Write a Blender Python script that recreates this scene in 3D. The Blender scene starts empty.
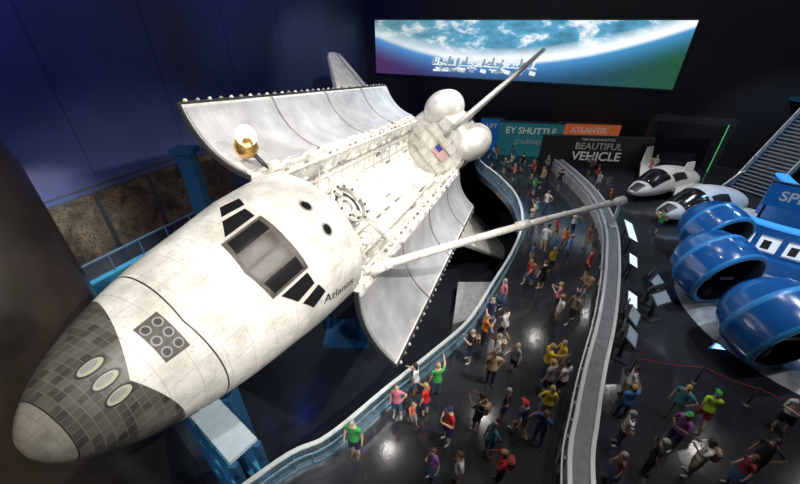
import bpy, bmesh, math, random
from mathutils import Vector, Matrix, Euler
from mathutils.bvhtree import BVHTree
from mathutils import noise as mn
random.seed(7)
SC=bpy.context.scene
H=11.5
try:
    SC.view_settings.view_transform='Standard'
except Exception: pass

# ------------------------------------------------------------------ materials
def nmat(name):
    m=bpy.data.materials.new(name); m.use_nodes=True
    nt=m.node_tree; b=nt.nodes['Principled BSDF']
    return m,nt,b
def mat(name,col,rough=.5,metal=0,emis=None,estr=0,noise=0,nscale=3,bump=0,alpha=1,coat=0):
    m,nt,b=nmat(name)
    c=(*col,1)
    b.inputs['Base Color'].default_value=c
    b.inputs['Roughness'].default_value=rough
    b.inputs['Metallic'].default_value=metal
    if coat: b.inputs['Coat Weight'].default_value=coat
    if emis:
        b.inputs['Emission Color'].default_value=(*emis,1); b.inputs['Emission Strength'].default_value=estr
    if noise or bump:
        tc=nt.nodes.new('ShaderNodeTexCoord'); n=nt.nodes.new('ShaderNodeTexNoise')
        n.inputs['Scale'].default_value=nscale; n.inputs['Detail'].default_value=6
        nt.links.new(tc.outputs['Object'],n.inputs['Vector'])
        if noise:
            r=nt.nodes.new('ShaderNodeValToRGB')
            r.color_ramp.elements[0].position=.3;r.color_ramp.elements[1].position=.7
            r.color_ramp.elements[0].color=(*[x*(1-noise) for x in col],1)
            r.color_ramp.elements[1].color=(*[min(1,x*(1+noise)) for x in col],1)
            nt.links.new(n.outputs['Fac'],r.inputs['Fac']); nt.links.new(r.outputs['Color'],b.inputs['Base Color'])
        if bump:
            bp=nt.nodes.new('ShaderNodeBump'); bp.inputs['Strength'].default_value=bump
            nt.links.new(n.outputs['Fac'],bp.inputs['Height']); nt.links.new(bp.outputs['Normal'],b.inputs['Normal'])
    if alpha<1: b.inputs['Alpha'].default_value=alpha
    return m
def math_node(nt,op,a,b=None,c=None):
    n=nt.nodes.new('ShaderNodeMath'); n.operation=op
    for i,v in enumerate((a,b,c)):
        if v is None: continue
        if isinstance(v,(int,float)): n.inputs[i].default_value=v
        else: nt.links.new(v,n.inputs[i])
    return n.outputs[0]
def mix(nt,f,a,b):
    n=nt.nodes.new('ShaderNodeMix'); n.data_type='RGBA'
    for s,v in ((n.inputs[0],f),(n.inputs[6],a),(n.inputs[7],b)):
        if isinstance(v,(int,float)): s.default_value=v
        elif isinstance(v,tuple): s.default_value=(*v,1)
        else: nt.links.new(v,s)
    return n.outputs[2]
def noise_node(nt,tc,scale,detail=5,dist=0):
    n=nt.nodes.new('ShaderNodeTexNoise'); n.inputs['Scale'].default_value=scale; n.inputs['Detail'].default_value=detail; n.inputs['Distortion'].default_value=dist
    nt.links.new(tc.outputs['Object'],n.inputs['Vector']); return n.outputs['Fac']
def remap(nt,v,a,b,c=0,d=1):
    n=nt.nodes.new('ShaderNodeMapRange'); nt.links.new(v,n.inputs[0])
    for i,x in enumerate((a,b,c,d)): n.inputs[i+1].default_value=x
    return n.outputs[0]

def shuttle_skin(name,body=True):
    m,nt,b=nmat(name)
    tc=nt.nodes.new('ShaderNodeTexCoord'); sx=nt.nodes.new('ShaderNodeSeparateXYZ')
    nt.links.new(tc.outputs['Object'],sx.inputs[0]); X,Y,Z=sx.outputs
    n1=noise_node(nt,tc,1.6,8)
    base=mix(nt,remap(nt,n1,.3,.7),(.54,.52,.48),(.86,.85,.81))
    n2=noise_node(nt,tc,9,4)
    base=mix(nt,remap(nt,n2,.56,.72,0,.34),base,(.24,.22,.18))
    n4=noise_node(nt,tc,34,2)
    base=mix(nt,remap(nt,n4,.58,.70,0,.45),base,(.20,.185,.16))
    n5=noise_node(nt,tc,.7,6,.6)
    base=mix(nt,remap(nt,n5,.48,.75,0,.40),base,(.42,.39,.32))
    def seam(c,per,w):
        f=math_node(nt,'FRACT',math_node(nt,'DIVIDE',c,per))
        return math_node(nt,'LESS_THAN',f,w)
    s=math_node(nt,'MAXIMUM',seam(X,.62,.03),seam(math_node(nt,'ADD',Y,50),.5,.035))
    base=mix(nt,math_node(nt,'MULTIPLY',s,.35),base,(.22,.21,.19))
    if body:
        jl=math_node(nt,'ADD',math_node(nt,'MULTIPLY',math_node(nt,'ABSOLUTE',Y),.10),2.82)
        ln=math_node(nt,'LESS_THAN',math_node(nt,'ABSOLUTE',math_node(nt,'SUBTRACT',X,jl)),.018)
        base=mix(nt,ln,base,(.03,.03,.03))
        ts=math_node(nt,'MAXIMUM',seam(X,.155,.09),seam(math_node(nt,'ADD',Y,50),.155,.09))
        fx=math_node(nt,'FLOOR',math_node(nt,'DIVIDE',X,.155)); fy=math_node(nt,'FLOOR',math_node(nt,'DIVIDE',math_node(nt,'ADD',Y,50),.155))
        cb=nt.nodes.new('ShaderNodeCombineXYZ'); nt.links.new(fx,cb.inputs[0]); nt.links.new(fy,cb.inputs[1])
        wn=nt.nodes.new('ShaderNodeTexWhiteNoise'); wn.noise_dimensions='3D'; nt.links.new(cb.outputs[0],wn.inputs['Vector'])
        n3=noise_node(nt,tc,2.2,6)
        tint=math_node(nt,'ADD',math_node(nt,'MULTIPLY',wn.outputs['Value'],.45),math_node(nt,'MULTIPLY',n3,.7))
        dark=mix(nt,remap(nt,tint,.2,.95),(.022,.021,.020),(.14,.13,.115))
        dark=mix(nt,math_node(nt,'MULTIPLY',ts,.45),dark,(.22,.20,.17))
        lim=math_node(nt,'ADD',math_node(nt,'MULTIPLY',math_node(nt,'ABSOLUTE',math_node(nt,'ADD',Y,.3)),.42),1.50)
        d1=math_node(nt,'LESS_THAN',X,lim)
        zb=math_node(nt,'LESS_THAN',Z,-1.95)
        base=mix(nt,math_node(nt,'MAXIMUM',d1,zb),base,dark)
        capc=mix(nt,remap(nt,n3,.3,.7),(.18,.17,.145),(.36,.34,.29))
        capc=mix(nt,math_node(nt,'MULTIPLY',ts,.35),capc,(.10,.095,.08))
        cap=math_node(nt,'LESS_THAN',X,.46)
        base=mix(nt,cap,base,capc)
        cl=math_node(nt,'LESS_THAN',math_node(nt,'ABSOLUTE',math_node(nt,'SUBTRACT',X,.46)),.012)
        base=mix(nt,cl,base,(.03,.03,.03))
    nt.links.new(base,b.inputs['Base Color']); b.inputs['Roughness'].default_value=.45
    bp=nt.nodes.new('ShaderNodeBump'); bp.inputs['Strength'].default_value=.2
    nt.links.new(n2,bp.inputs['Height']); nt.links.new(bp.outputs['Normal'],b.inputs['Normal'])
    return m
M_skin=shuttle_skin('shuttle_tiles'); M_wh=shuttle_skin('shuttle_blanket',False)
M_black=mat('black_tile',(.02,.02,.022),.5,noise=.3,nscale=6)
M_glass=mat('cockpit_glass',(.012,.012,.014),.16)
M_glassb=mat('cockpit_glass_brown',(.040,.030,.024),.38,noise=.5,nscale=3)
M_frame=mat('window_frame',(.065,.055,.048),.5,noise=.4,nscale=9)
M_bay=mat('bay_liner',(.80,.785,.74),.55,noise=.14,nscale=2.5,bump=.35)
M_rib=mat('bay_frame_metal',(.66,.645,.59),.4,.1,noise=.15)
M_rib2=mat('bay_frame_dark',(.26,.245,.22),.45,.2,noise=.3)  # darker metal tone for sill ticks, latches, thin tubes and panel dividers
M_dk=mat('dark_metal',(.06,.06,.065),.45,.5)
M_gold=mat('gold_foil',(.60,.36,.12),.35,.85,bump=.6,nscale=8,noise=.4)
M_nozzle=mat('engine_bell',(.25,.23,.22),.35,.8,noise=.2)
M_arm=mat('arm_blanket',(.78,.765,.72),.6,noise=.12,nscale=4)
M_cover=mat('thruster_cover',(.38,.38,.27),.5)
M_grey=mat('rcc_grey',(.25,.25,.25),.5,noise=.2)
def radiator():
    m,nt,b=nmat('radiator_silver')
    tc=nt.nodes.new('ShaderNodeTexCoord'); sx=nt.nodes.new('ShaderNodeSeparateXYZ')
    nt.links.new(tc.outputs['Object'],sx.inputs[0])
    f=math_node(nt,'FRACT',math_node(nt,'MULTIPLY',sx.outputs[0],3.2))
    l=math_node(nt,'LESS_THAN',f,.06)
    n=noise_node(nt,tc,1.0,4)
    base=mix(nt,remap(nt,n,.3,.7),(.66,.66,.70),(.95,.95,.97))
    base=mix(nt,math_node(nt,'MULTIPLY',l,.25),base,(.35,.36,.42))
    nt.links.new(base,b.inputs['Base Color']); b.inputs['Metallic'].default_value=.6; b.inputs['Roughness'].default_value=.34
    return m
M_rad=radiator()
M_door=mat('door_blanket',(.75,.75,.71),.6,noise=.1)

# ------------------------------------------------------------------ mesh helpers
def add(name,me,parent=None,loc=None):
    o=bpy.data.objects.new(name,me); SC.collection.objects.link(o)
    if parent: o.parent=parent
    if loc: o.location=loc
    return o
def empty(name,mw=None):
    o=bpy.data.objects.new(name,None); SC.collection.objects.link(o); o.empty_display_size=.3
    if mw: o.matrix_world=mw
    return o
def mesh(name,verts,faces,mats,parent=None,smooth=False,midx=None,recalc=True):
    me=bpy.data.meshes.new(name); me.from_pydata([tuple(v) for v in verts],[],faces)
    if not isinstance(mats,(list,tuple)): mats=[mats]
    for m in mats: me.materials.append(m)
    if midx:
        for i,p in enumerate(me.polygons): p.material_index=midx[i]
    if recalc:
        bm=bmesh.new(); bm.from_mesh(me); bmesh.ops.recalc_face_normals(bm,faces=bm.faces); bm.to_mesh(me); bm.free()
    if smooth:
        for p in me.polygons: p.use_smooth=True
    return add(name,me,parent)
class Geo:
    """accumulates geometry with per-face materials"""
    def __init__(s): s.v=[];s.f=[];s.m=[];s.mats=[];s.sm=[]
    def mi(s,m):
        if m not in s.mats: s.mats.append(m)
        return s.mats.index(m)
    def addm(s,v,f,m,smooth=False,M=None):
        o=len(s.v); s.v+= [ (M@Vector(p) if M else Vector(p)) for p in v]
        k=s.mi(m)
        for q in f: s.f.append([i+o for i in q]); s.m.append(k); s.sm.append(smooth)
    def box(s,c,sz,m,M=None,R=None):
        x,y,z=[a/2 for a in sz]
        vs=[Vector((i,j,k)) for i in(-x,x) for j in(-y,y) for k in(-z,z)]
        if R: vs=[R@v for v in vs]
        vs=[v+Vector(c) for v in vs]
        s.addm(vs,[(0,1,3,2),(4,6,7,5),(0,4,5,1),(2,3,7,6),(0,2,6,4),(1,5,7,3)],m,False,M)
    def beam(s,a,b,w,h,m,M=None,up=Vector((0,0,1))):
        a=Vector(a);b=Vector(b);d=b-a;L=d.length;d.normalize()
        if abs(d.dot(up))>.98: up=Vector((1,0,0))
        x=d.cross(up).normalized(); z=x.cross(d)
        R=Matrix((x,d,z)).transposed()
        s.box((a+b)/2,(w,L,h),m,M,R)
    def tube(s,pts,r,m,n=10,M=None,cap=True):
        pts=[Vector(p) for p in pts]; rs=r if isinstance(r,(list,tuple)) else [r]*len(pts)
        vs=[];fs=[]; px=None
        for i,p in enumerate(pts):
            d=(pts[min(i+1,len(pts)-1)]-pts[max(i-1,0)]).normalized()
            if px is None:
                px=d.cross(Vector((0,0,1)) if abs(d.z)<.9 else Vector((1,0,0))).normalized()
            else: px=(px-d*px.dot(d)).normalized()
            py=d.cross(px)
            for k in range(n):
                a=2*math.pi*k/n; vs.append(p+(px*math.cos(a)+py*math.sin(a))*rs[i])
        for i in range(len(pts)-1):
            for k in range(n):
                fs.append((i*n+k,i*n+(k+1)%n,(i+1)*n+(k+1)%n,(i+1)*n+k))
        if cap: fs.append(tuple(range(n))[::-1]); fs.append(tuple((len(pts)-1)*n+k for k in range(n)))
        s.addm(vs,fs,m,True,M)
    def rev(s,prof,m,n=32,M=None,mats=None):
        o=len(s.v)
        for r,z in prof:
            for k in range(n):
                a=2*math.pi*k/n; p=Vector((r*math.cos(a),r*math.sin(a),z)); s.v.append(M@p if M else p)
        for i in range(len(prof)-1):
            k2=s.mi(mats[i] if mats else m)
            for k in range(n):
                s.f.append([o+i*n+k,o+i*n+(k+1)%n,o+(i+1)*n+(k+1)%n,o+(i+1)*n+k]); s.m.append(k2); s.sm.append(True)
    def obj(s,name,parent=None,recalc=True,merge=0):
        me=bpy.data.meshes.new(name); me.from_pydata([tuple(v) for v in s.v],[],s.f)
        for m in s.mats: me.materials.append(m)
        for i,p in enumerate(me.polygons): p.material_index=s.m[i]; p.use_smooth=s.sm[i]
        bm=bmesh.new(); bm.from_mesh(me)
        if recalc: bmesh.ops.recalc_face_normals(bm,faces=bm.faces)
        bm.to_mesh(me); bm.free()
        return add(name,me,parent)

def interp(tab,x):
    n=len(tab)
    if x<=tab[0][0]: return tab[0][1:]
    if x>=tab[-1][0]: return tab[-1][1:]
    for i in range(n-1):
        if tab[i][0]<=x<=tab[i+1][0]: break
    x0,x1=tab[i][0],tab[i+1][0]; h=x1-x0; t=(x-x0)/h; out=[]
    for k in range(1,len(tab[0])):
        y0,y1=tab[i][k],tab[i+1][k]
        def slope(j):
            if j<=0 or j>=n-1: return (tab[min(j+1,n-1)][k]-tab[max(j-1,0)][k])/(tab[min(j+1,n-1)][0]-tab[max(j-1,0)][0])
            a=(tab[j][k]-tab[j-1][k])/(tab[j][0]-tab[j-1][0]); b=(tab[j+1][k]-tab[j][k])/(tab[j+1][0]-tab[j][0])
            return 0 if a*b<=0 else 2*a*b/(a+b)
        m0,m1=slope(i),slope(i+1)
        t2=t*t;t3=t2*t
        out.append((2*t3-3*t2+1)*y0+(t3-2*t2+t)*h*m0+(-2*t3+3*t2)*y1+(t3-t2)*h*m1)
    return out
def loft(name,tab,xs,mats,parent,nt=2.0,nb=3.2,ring=72,yoff=0,capends=True):
    vs=[];fs=[]
    for x in xs:
        w,zc,zt,zb=interp(tab,x)
        for k in range(ring):
            a=2*math.pi*k/ring; c,s=math.cos(a),math.sin(a); e=nt if s>0 else nb
            y=w*math.copysign(abs(c)**(2/e),c); z=zc+((zt-zc) if s>0 else (zc-zb))*math.copysign(abs(s)**(2/e),s)
            vs.append((x,y+yoff,z))
    for i in range(len(xs)-1):
        for k in range(ring):
            fs.append((i*ring+k,i*ring+(k+1)%ring,(i+1)*ring+(k+1)%ring,(i+1)*ring+k))
    if capends:
        fs.append(tuple(range(ring))); fs.append(tuple((len(xs)-1)*ring+k for k in range(ring)))
    return mesh(name,vs,fs,mats,parent,True)
def bvh_of(o):
    me=o.data
    return BVHTree.FromPolygons([v.co for v in me.vertices],[p.vertices[:] for p in me.polygons])
def patch(bvh,quad,m,off=.02,n=10,rounded=False,g=None):
    q=[Vector((a,b)) for a,b in quad]; vs=[];fs=[]
    for i in range(n+1):
        for j in range(n+1):
            s,t=i/n,j/n
            if rounded:
                a=2*s-1;b=2*t-1; s2=a*math.sqrt(1-b*b/2);t2=b*math.sqrt(1-a*a/2); s=(s2+1)/2;t=(t2+1)/2
            p=(q[0]*(1-s)+q[1]*s)*(1-t)+(q[3]*(1-s)+q[2]*s)*t
            hit,nn,_,_=bvh.ray_cast(Vector((p.x,p.y,20)),Vector((0,0,-1)))
            if hit is None: hit=Vector((p.x,p.y,0));nn=Vector((0,0,1))
            if nn.z<0: nn=-nn
            vs.append(hit+nn*off)
    for i in range(n):
        for j in range(n):
            a=i*(n+1)+j; fs.append((a,a+1,a+n+2,a+n+1))
    g.addm(vs,fs,m,True)
def text_mesh(s,size,m,depth=.02,bold=0):
    c=bpy.data.curves.new('t','FONT'); c.body=s; c.size=size; c.extrude=depth; c.align_x='CENTER'; c.align_y='CENTER'; c.offset=bold
    o=bpy.data.objects.new('t',c); SC.collection.objects.link(o)
    bpy.context.view_layer.update()
    me=bpy.data.meshes.new_from_object(o.evaluated_get(bpy.context.evaluated_depsgraph_get()))
    bpy.data.objects.remove(o); me.materials.clear(); me.materials.append(m); return me

# ------------------------------------------------------------------ room frame
E1=Vector((.9158,-.4017,0)); E2=Vector((.4017,.9158,0))
def W(p,q,z=0): return E1*p+E2*q+Vector((0,0,z))
YAW=math.atan2(E1.y,E1.x)
PL,PR,QF,QB,ZC,ZF=-22.3,50,-16,41,21,-7
M_navy=mat('navy_wall',(.03,.042,.12),.55,noise=.25,nscale=.3)
M_backw=mat('black_wall',(.008,.009,.018),.6,noise=.2,nscale=.4)
M_ceil=mat('black_ceiling',(.01,.01,.014),.8)
def floor_mat(name,c1,c2,r):
    m,nt,b=nmat(name)
    tc=nt.nodes.new('ShaderNodeTexCoord'); n=noise_node(nt,tc,.5,8)
    nt.links.new(mix(nt,n,c1,c2),b.inputs['Base Color'])
    n2=noise_node(nt,tc,14,3)
    rr=math_node(nt,'MULTIPLY_ADD',n2,.10,r-.05); nt.links.new(rr,b.inputs['Roughness'])
    b.inputs['IOR'].default_value=1.75
    return m
M_floor=floor_mat('polished_dark_concrete',(.013,.015,.020),(.038,.041,.048),.13)
M_pit=floor_mat('lower_concrete',(.012,.014,.02),(.03,.034,.042),.15)
def slab(name,pts,z0,z1,m):
    n=len(pts); vs=[(p[0],p[1],z0) for p in pts]+[(p[0],p[1],z1) for p in pts]
    fs=[tuple(range(n))[::-1],tuple(range(n,2*n))]+[(i,(i+1)%n,(i+1)%n+n,i+n) for i in range(n)]
    return mesh(name,vs,fs,m)
def rect(name,p0,p1,q0,q1,z0,z1,m): return slab(name,[W(p0,q0),W(p1,q0),W(p1,q1),W(p0,q1)],z0,z1,m)
rect('floor',PL,PR,QF,QB,ZF-.3,ZF,M_pit)
rect('ceiling',PL,PR,QF,QB,ZC,ZC+.3,M_ceil)
rect('wall_left',PL-.3,PL,QF,QB,ZF,ZC,M_navy)
rect('wall_right',PR,PR+.3,QF,QB,ZF,ZC,M_backw)
rect('wall_back',PL,PR,QB,QB+.3,ZF,ZC,M_backw)
rect('wall_front',PL,PR,QF-.3,QF,ZF,ZC,M_backw)
g=Geo()
for i in range(10):
    a=W(PL+.02,-12+i*5.5,ZF); g.beam(a,a+Vector((0,0,ZC-ZF)),.02,.03,M_navy)
g.beam(W(PL+.03,QF,3.9),W(PL+.03,QB,3.9),.05,.06,M_dk)
g.obj('trim_1')
def cr(pts,n=8):
    P=[Vector((*p,0)) for p in pts]; out=[]
    for i in range(len(P)-1):
        a=P[max(i-1,0)];b=P[i];c=P[i+1];d=P[min(i+2,len(P)-1)]
        for k in range(n):
            t=k/n; out.append(.5*((2*b)+(c-a)*t+(2*a-5*b+4*c-d)*t*t+(3*b-a-3*c+d)*t**3))
    out.append(P[-1]); return out
LR=cr([(-14.6,-8.4),(-8.6,.4),(-3.8,5.0),(-2.2,5.98),(-.53,7.58),(1.17,9.15),(2.77,10.8),(4.2,13.1),(5.96,16.0),(7.4,19.2),(8.06,23),(7.7,26.6),(6.9,30.2),(7.2,34),(8.2,38),(9.2,40.6)])
edge=[(p.x,p.y) for p in LR]
c0=W(PR,QB);c1=W(PR,QF);c2=W(-9,QF)
slab('floor_gallery',edge+[(c0.x,c0.y),(c1.x,c1.y),(c2.x,c2.y)],-.45,0,M_floor)
# ------------------------------------------------------------------ balustrade left
M_rail=mat('rail_blue_steel',(.16,.26,.36),.35,.5)
M_railw=mat('rail_white_metal',(.75,.78,.80),.3,.5)
M_pglass=mat('rail_glass',(.20,.32,.40),.1,0,alpha=.25)
def offset(path,d):
    out=[]
    for i,p in enumerate(path):
        t=(path[min(i+1,len(path)-1)]-path[max(i-1,0)]).normalized(); out.append(p+Vector((t.y,-t.x,0))*d)
    return out
def sweep(g,path,d0,d1,z0,z1,m):
    a=offset(path,d0);b=offset(path,d1);vs=[];fs=[]
    for p,q in zip(a,b): vs+=[(p.x,p.y,z0),(q.x,q.y,z0),(q.x,q.y,z1),(p.x,p.y,z1)]
    for i in range(len(path)-1):
        for k in range(4): fs.append((i*4+k,i*4+(k+1)%4,i*4+4+(k+1)%4,i*4+4+k))
    fs.append((0,1,2,3)); e=(len(path)-1)*4; fs.append((e,e+1,e+2,e+3))
    g.addm(vs,fs,m,False)
g=Geo()
sweep(g,LR,.02,.16,0,.16,M_rail)
sweep(g,LR,.09,.12,.16,1.0,M_pglass)
sweep(g,LR,.05,.17,1.02,1.09,M_railw)
sweep(g,LR,.26,.31,.86,.91,M_rail)
for i in range(0,len(LR),3):
    p=offset(LR,.11)[i]; g.box((p.x,p.y,.55),(.06,.06,1.0),M_rail)
g.obj('balustrade')
# ------------------------------------------------------------------ curved ramp wall right
RW=cr([(3.6,2.0),(4.66,5.07),(5.55,6.68),(6.6,8.4),(8.4,11.15),(10.4,14.67),(12.3,18.64),(13.4,22.7),(13.7,26.8),(13.6,30.4)])
M_pw=mat('painted_white_panel',(.42,.44,.46),.45,noise=.08)
M_pg=mat('grey_capping',(.17,.18,.20),.4,noise=.2)
g=Geo()
sweep(g,RW,0,.62,0,1.0,M_pw)
sweep(g,RW,-.04,.08,1.0,1.10,M_railw)
sweep(g,RW,.08,.54,1.0,1.03,M_pg)
sweep(g,RW,.54,.66,1.0,1.10,M_railw)
sweep(g,RW,-.16,-.11,.80,.86,M_railw)
for i in range(0,len(RW),3):
    p=offset(RW,-.06)[i]; g.box((p.x,p.y,.45),(.05,.10,.85),M_railw)
g.obj('ramp_wall')

# ------------------------------------------------------------------ SPACE SHUTTLE
Dv=Vector((.3339,.9367,-.1049)).normalized(); Uv=Vector((.6715,-.1583,.7239)); Uv=(Uv-Dv*Uv.dot(Dv)).normalized(); Sv=Uv.cross(Dv)
T0=Vector((-6.358,3.465,-6.041+H))
MS=Matrix(((Dv.x,Sv.x,Uv.x,T0.x),(Dv.y,Sv.y,Uv.y,T0.y),(Dv.z,Sv.z,Uv.z,T0.z),(0,0,0,1)))
SH=empty('space_shuttle',MS)
X0,X1=8.0,27.2
fwd=[(0.0,.02,-1.5,-1.48,-1.52),(.03,.20,-1.5,-1.28,-1.70),(.15,.45,-1.5,-1.02,-1.93),(.4,.75,-1.48,-.72,-2.18),(.8,1.08,-1.42,-.35,-2.42),(1.6,1.52,-1.25,.12,-2.68),
(2.6,1.88,-1.0,.52,-2.84),(3.5,2.12,-.8,.86,-2.93),(4.15,2.24,-.65,1.10,-2.96),(4.7,2.32,-.55,1.48,-2.98),(5.4,2.42,-.4,2.05,-3.0),(5.9,2.50,-.3,2.30,-3.0),(6.7,2.58,-.2,2.42,-3.0),(8.0,2.66,0,2.40,-3.0)]
xs=[0,.015,.03,.06,.1,.15,.22,.3,.4]+[.4+i*.12 for i in range(1,71)]
fus=loft('forward_fuselage',fwd,[x for x in xs if x<X0-.01]+[X0],M_skin,SH)
bv=bvh_of(fus)
g=Geo()
for s in(1,-1):
    def Q(l): return [(a+.14,b*s) for a,b in l]
    patch(bv,Q([(4.28,0),(4.42,.98),(5.42,.96),(5.38,0)]),M_frame,.012,12,g=g)
    patch(bv,Q([(4.36,.05),(4.44,.44),(5.26,.44),(5.24,.05)]),M_glassb,.03,8,g=g)
    patch(bv,Q([(4.44,.50),(4.52,.90),(5.30,.88),(5.28,.50)]),M_glass,.03,8,g=g)
    patch(bv,Q([(4.60,1.06),(4.90,1.48),(5.42,1.40),(5.34,1.04)]),M_glass,.02,10,g=g)
    patch(bv,Q([(5.00,1.60),(5.30,1.92),(5.72,1.80),(5.52,1.50)]),M_glass,.02,10,g=g)
    patch(bv,Q([(6.42,.24),(6.42,.70),(6.84,.68),(6.84,.24)]),M_grey,.010,8,True,g=g)
    patch(bv,Q([(6.48,.30),(6.48,.64),(6.78,.62),(6.78,.30)]),M_glass,.022,8,True,g=g)
g.obj('cockpit_windows',SH,recalc=False)
g=Geo()
patch(bv,[(2.10,-.50),(2.10,.50),(2.62,.53),(2.62,-.53)],M_frame,.012,10,g=g)
for i in range(3):
    for j in range(2):
        x=2.23+j*.26; y=-.32+i*.32
        patch(bv,[(x-.10,y-.12),(x-.10,y+.12),(x+.10,y+.12),(x+.10,y-.12)],M_grey,.022,6,True,g=g)
        patch(bv,[(x-.07,y-.085),(x-.07,y+.085),(x+.07,y+.085),(x+.07,y-.085)],M_black,.03,6,True,g=g)
for i in range(3):
    y=-.40+i*.40
    patch(bv,[(1.00,y-.15),(1.00,y+.15),(1.52,y+.15),(1.52,y-.15)],M_black,.013,8,True,g=g)
    patch(bv,[(1.05,y-.115),(1.05,y+.115),(1.47,y+.115),(1.47,y-.115)],M_cover,.020,8,True,g=g)
    patch(bv,[(1.10,y-.05),(1.10,y+.09),(1.40,y+.09),(1.40,y-.05)],M_grey,.026,8,True,g=g)
g.obj('thruster_ports',SH,recalc=False)
M_ink=mat('lettering_black',(.02,.02,.02),.6)
def side_text(s,x,z,size,sd):
    me=text_mesh(s,size,M_ink,.01); add('name_lettering',me,SH)
    for v in me.vertices:
        px=x-sd*v.co.x; pz=z+v.co.y*.75
        hit,nn,_,_=bv.ray_cast(Vector((px,sd*20,pz)),Vector((0,-sd,0)))
        if hit: v.co=hit+Vector((0,sd*.02,.01))
side_text('Atlantis',6.6,1.25,.52,-1)
# payload bay
R=2.36
inner=[(R*math.cos(math.pi*k/24),.30-R*math.sin(math.pi*k/24)) for k in range(25)]
outer=[(-2.70,.38),(-2.72,-.6),(-2.72,-1.6),(-2.70,-2.2),(-2.5,-2.72),(-2.0,-2.97),(-1,-3.02),(0,-3.03),(1,-3.02),(2.0,-2.97),(2.5,-2.72),(2.70,-2.2),(2.72,-1.6),(2.72,-.6),(2.70,.38)]
g=Geo()
n=len(inner); vs=[(X0,y,z) for y,z in inner]+[(X1,y,z) for y,z in inner]
g.addm(vs,[(i,i+1,i+1+n,i+n) for i in range(n-1)],M_bay,True)
n=len(outer); vs=[(X0,y,z) for y,z in outer]+[(X1,y,z) for y,z in outer]
g.addm(vs,[(i,i+1,i+1+n,i+n) for i in range(n-1)],M_skin,True)
rb=random.Random(5)
for s in(1,-1):
    g.addm([(X0,s*R,.30),(X0,s*2.70,.38),(X1,s*2.70,.38),(X1,s*R,.30)],[(0,1,2,3)],M_rib)
    g.box(((X0+X1)/2,s*2.42,.42),(X1-X0,.12,.12),M_rib)
    for i in range(27):
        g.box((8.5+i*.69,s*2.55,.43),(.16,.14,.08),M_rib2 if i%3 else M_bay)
        if i%4==1: g.box((8.5+i*.69,s*2.45,.52),(.35,.24,.16),M_rib)
    g.tube([(X0+.1,s*2.0,-.75),(X1-.1,s*2.0,-.75)],.07,M_rib,6)
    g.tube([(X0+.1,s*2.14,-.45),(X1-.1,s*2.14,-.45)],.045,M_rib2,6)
    g.tube([(X0+.1,s*1.5,-1.35),(X1-.1,s*1.5,-1.35)],.05,M_rib,6)
for i in range(14):
    x=X0+.15+i*(X1-X0-.3)/13
    pts=[(x,(R-.03)*math.cos(math.pi*k/20),.30-(R-.03)*math.sin(math.pi*k/20)) for k in range(21)]
    g.tube(pts,.06,M_rib,6)
    pts=[(x+.1,(R-.01)*math.cos(math.pi*k/20),.30-(R-.01)*math.sin(math.pi*k/20)) for k in range(21)]
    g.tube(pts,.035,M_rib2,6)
    if i<13:
        for s in(1,-1):
            for t in(.30,.62,1.0,1.30):
                if rb.random()<.8:
                    yy,zz=(R-.08)*math.cos(t),.30-(R-.08)*math.sin(t)
                    g.box((x+rb.uniform(.4,1.0),s*yy,zz),(rb.uniform(.25,.8),.14,rb.uniform(.12,.3)),rb.choice([M_rib,M_bay,M_bay,M_rib2]),None,None)
g.obj('payload_bay',SH)
g=Geo()
def bulk(x,m,top=2.1):
    vs=[(x,y,z) for y,z in inner]+[(x,2.5*math.cos(math.pi*k/20),.2+top*math.sin(math.pi*k/20)) for k in range(20,-1,-1)]
    g.addm(vs,[tuple(range(len(vs)))],m)
bulk(X0+.04,M_bay); bulk(X1-.04,M_bay,2.3)
for y in(-1.5,-.75,0,.75,1.5): g.box((X1-.1,y,.1),(.08,.07,3.6),M_rib)
for z in(-1.2,-.3,.7,1.6): g.box((X1-.1,0,z),(.06,3.9-abs(z)*.5,.06),M_rib)
for y,z in((-.9,-.6),(.9,-.6),(0,1.1)): g.box((X1-.2,y,z),(.2,.6,.5),M_rib)
for y,z in((-1,0),(1,0.1),(0,-1.2)): g.box((X0+.15,y,z),(.2,.7,.5),M_rib)
g.obj('bay_bulkheads',SH)
# docking airlock
g=Geo(); AX=11.0
Mx=Matrix.Translation((AX,0,-.35))
g.rev([(0,-1.5),(.95,-1.5),(1.0,-.9),(1.0,.3),(.78,.6),(.74,1.05),(.92,1.1),(.92,1.25),(.78,1.25),(.76,1.0),(.5,.95),(.48,1.05),(.28,1.05),(.26,.9),(0,.9)],M_bay,32,Mx,mats=[M_bay]*5+[M_rib,M_rib,M_rib,M_rib2,M_dk,M_rib,M_bay,M_rib2,M_bay])
for k in range(3):
    a=2*math.pi*k/3; M=Mx@Matrix.Rotation(a,4,'Z'); g.box((.66,0,1.32),(.3,.24,.16),M_rib,M)
for a in range(12):
    t=2*math.pi*a/12; g.tube([(AX+.84*math.cos(t),.84*math.sin(t),.85),(AX+.84*math.cos(t),.84*math.sin(t),.98)],.05,M_dk,6)
for a in range(8):
    t=2*math.pi*a/8; g.tube([(AX+.98*math.cos(t),.98*math.sin(t),-1.5),(AX+.9*math.cos(t),.9*math.sin(t),.5)],.04,M_rib2,6)
for s in(1,-1):
    for x in(AX-1.1,AX+1.1):
        g.tube([(x,s*2.2,.3),(AX+(x-AX)*.5,s*.9,.55)],.06,M_rib,6)
        g.tube([(x,s*2.2,.2),(AX+(x-AX)*.6,s*.9,-1.0)],.05,M_rib,6)
        g.tube([(x,s*1.2,.3),(x,s*1.2,-1.5)],.05,M_rib,6)
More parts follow.
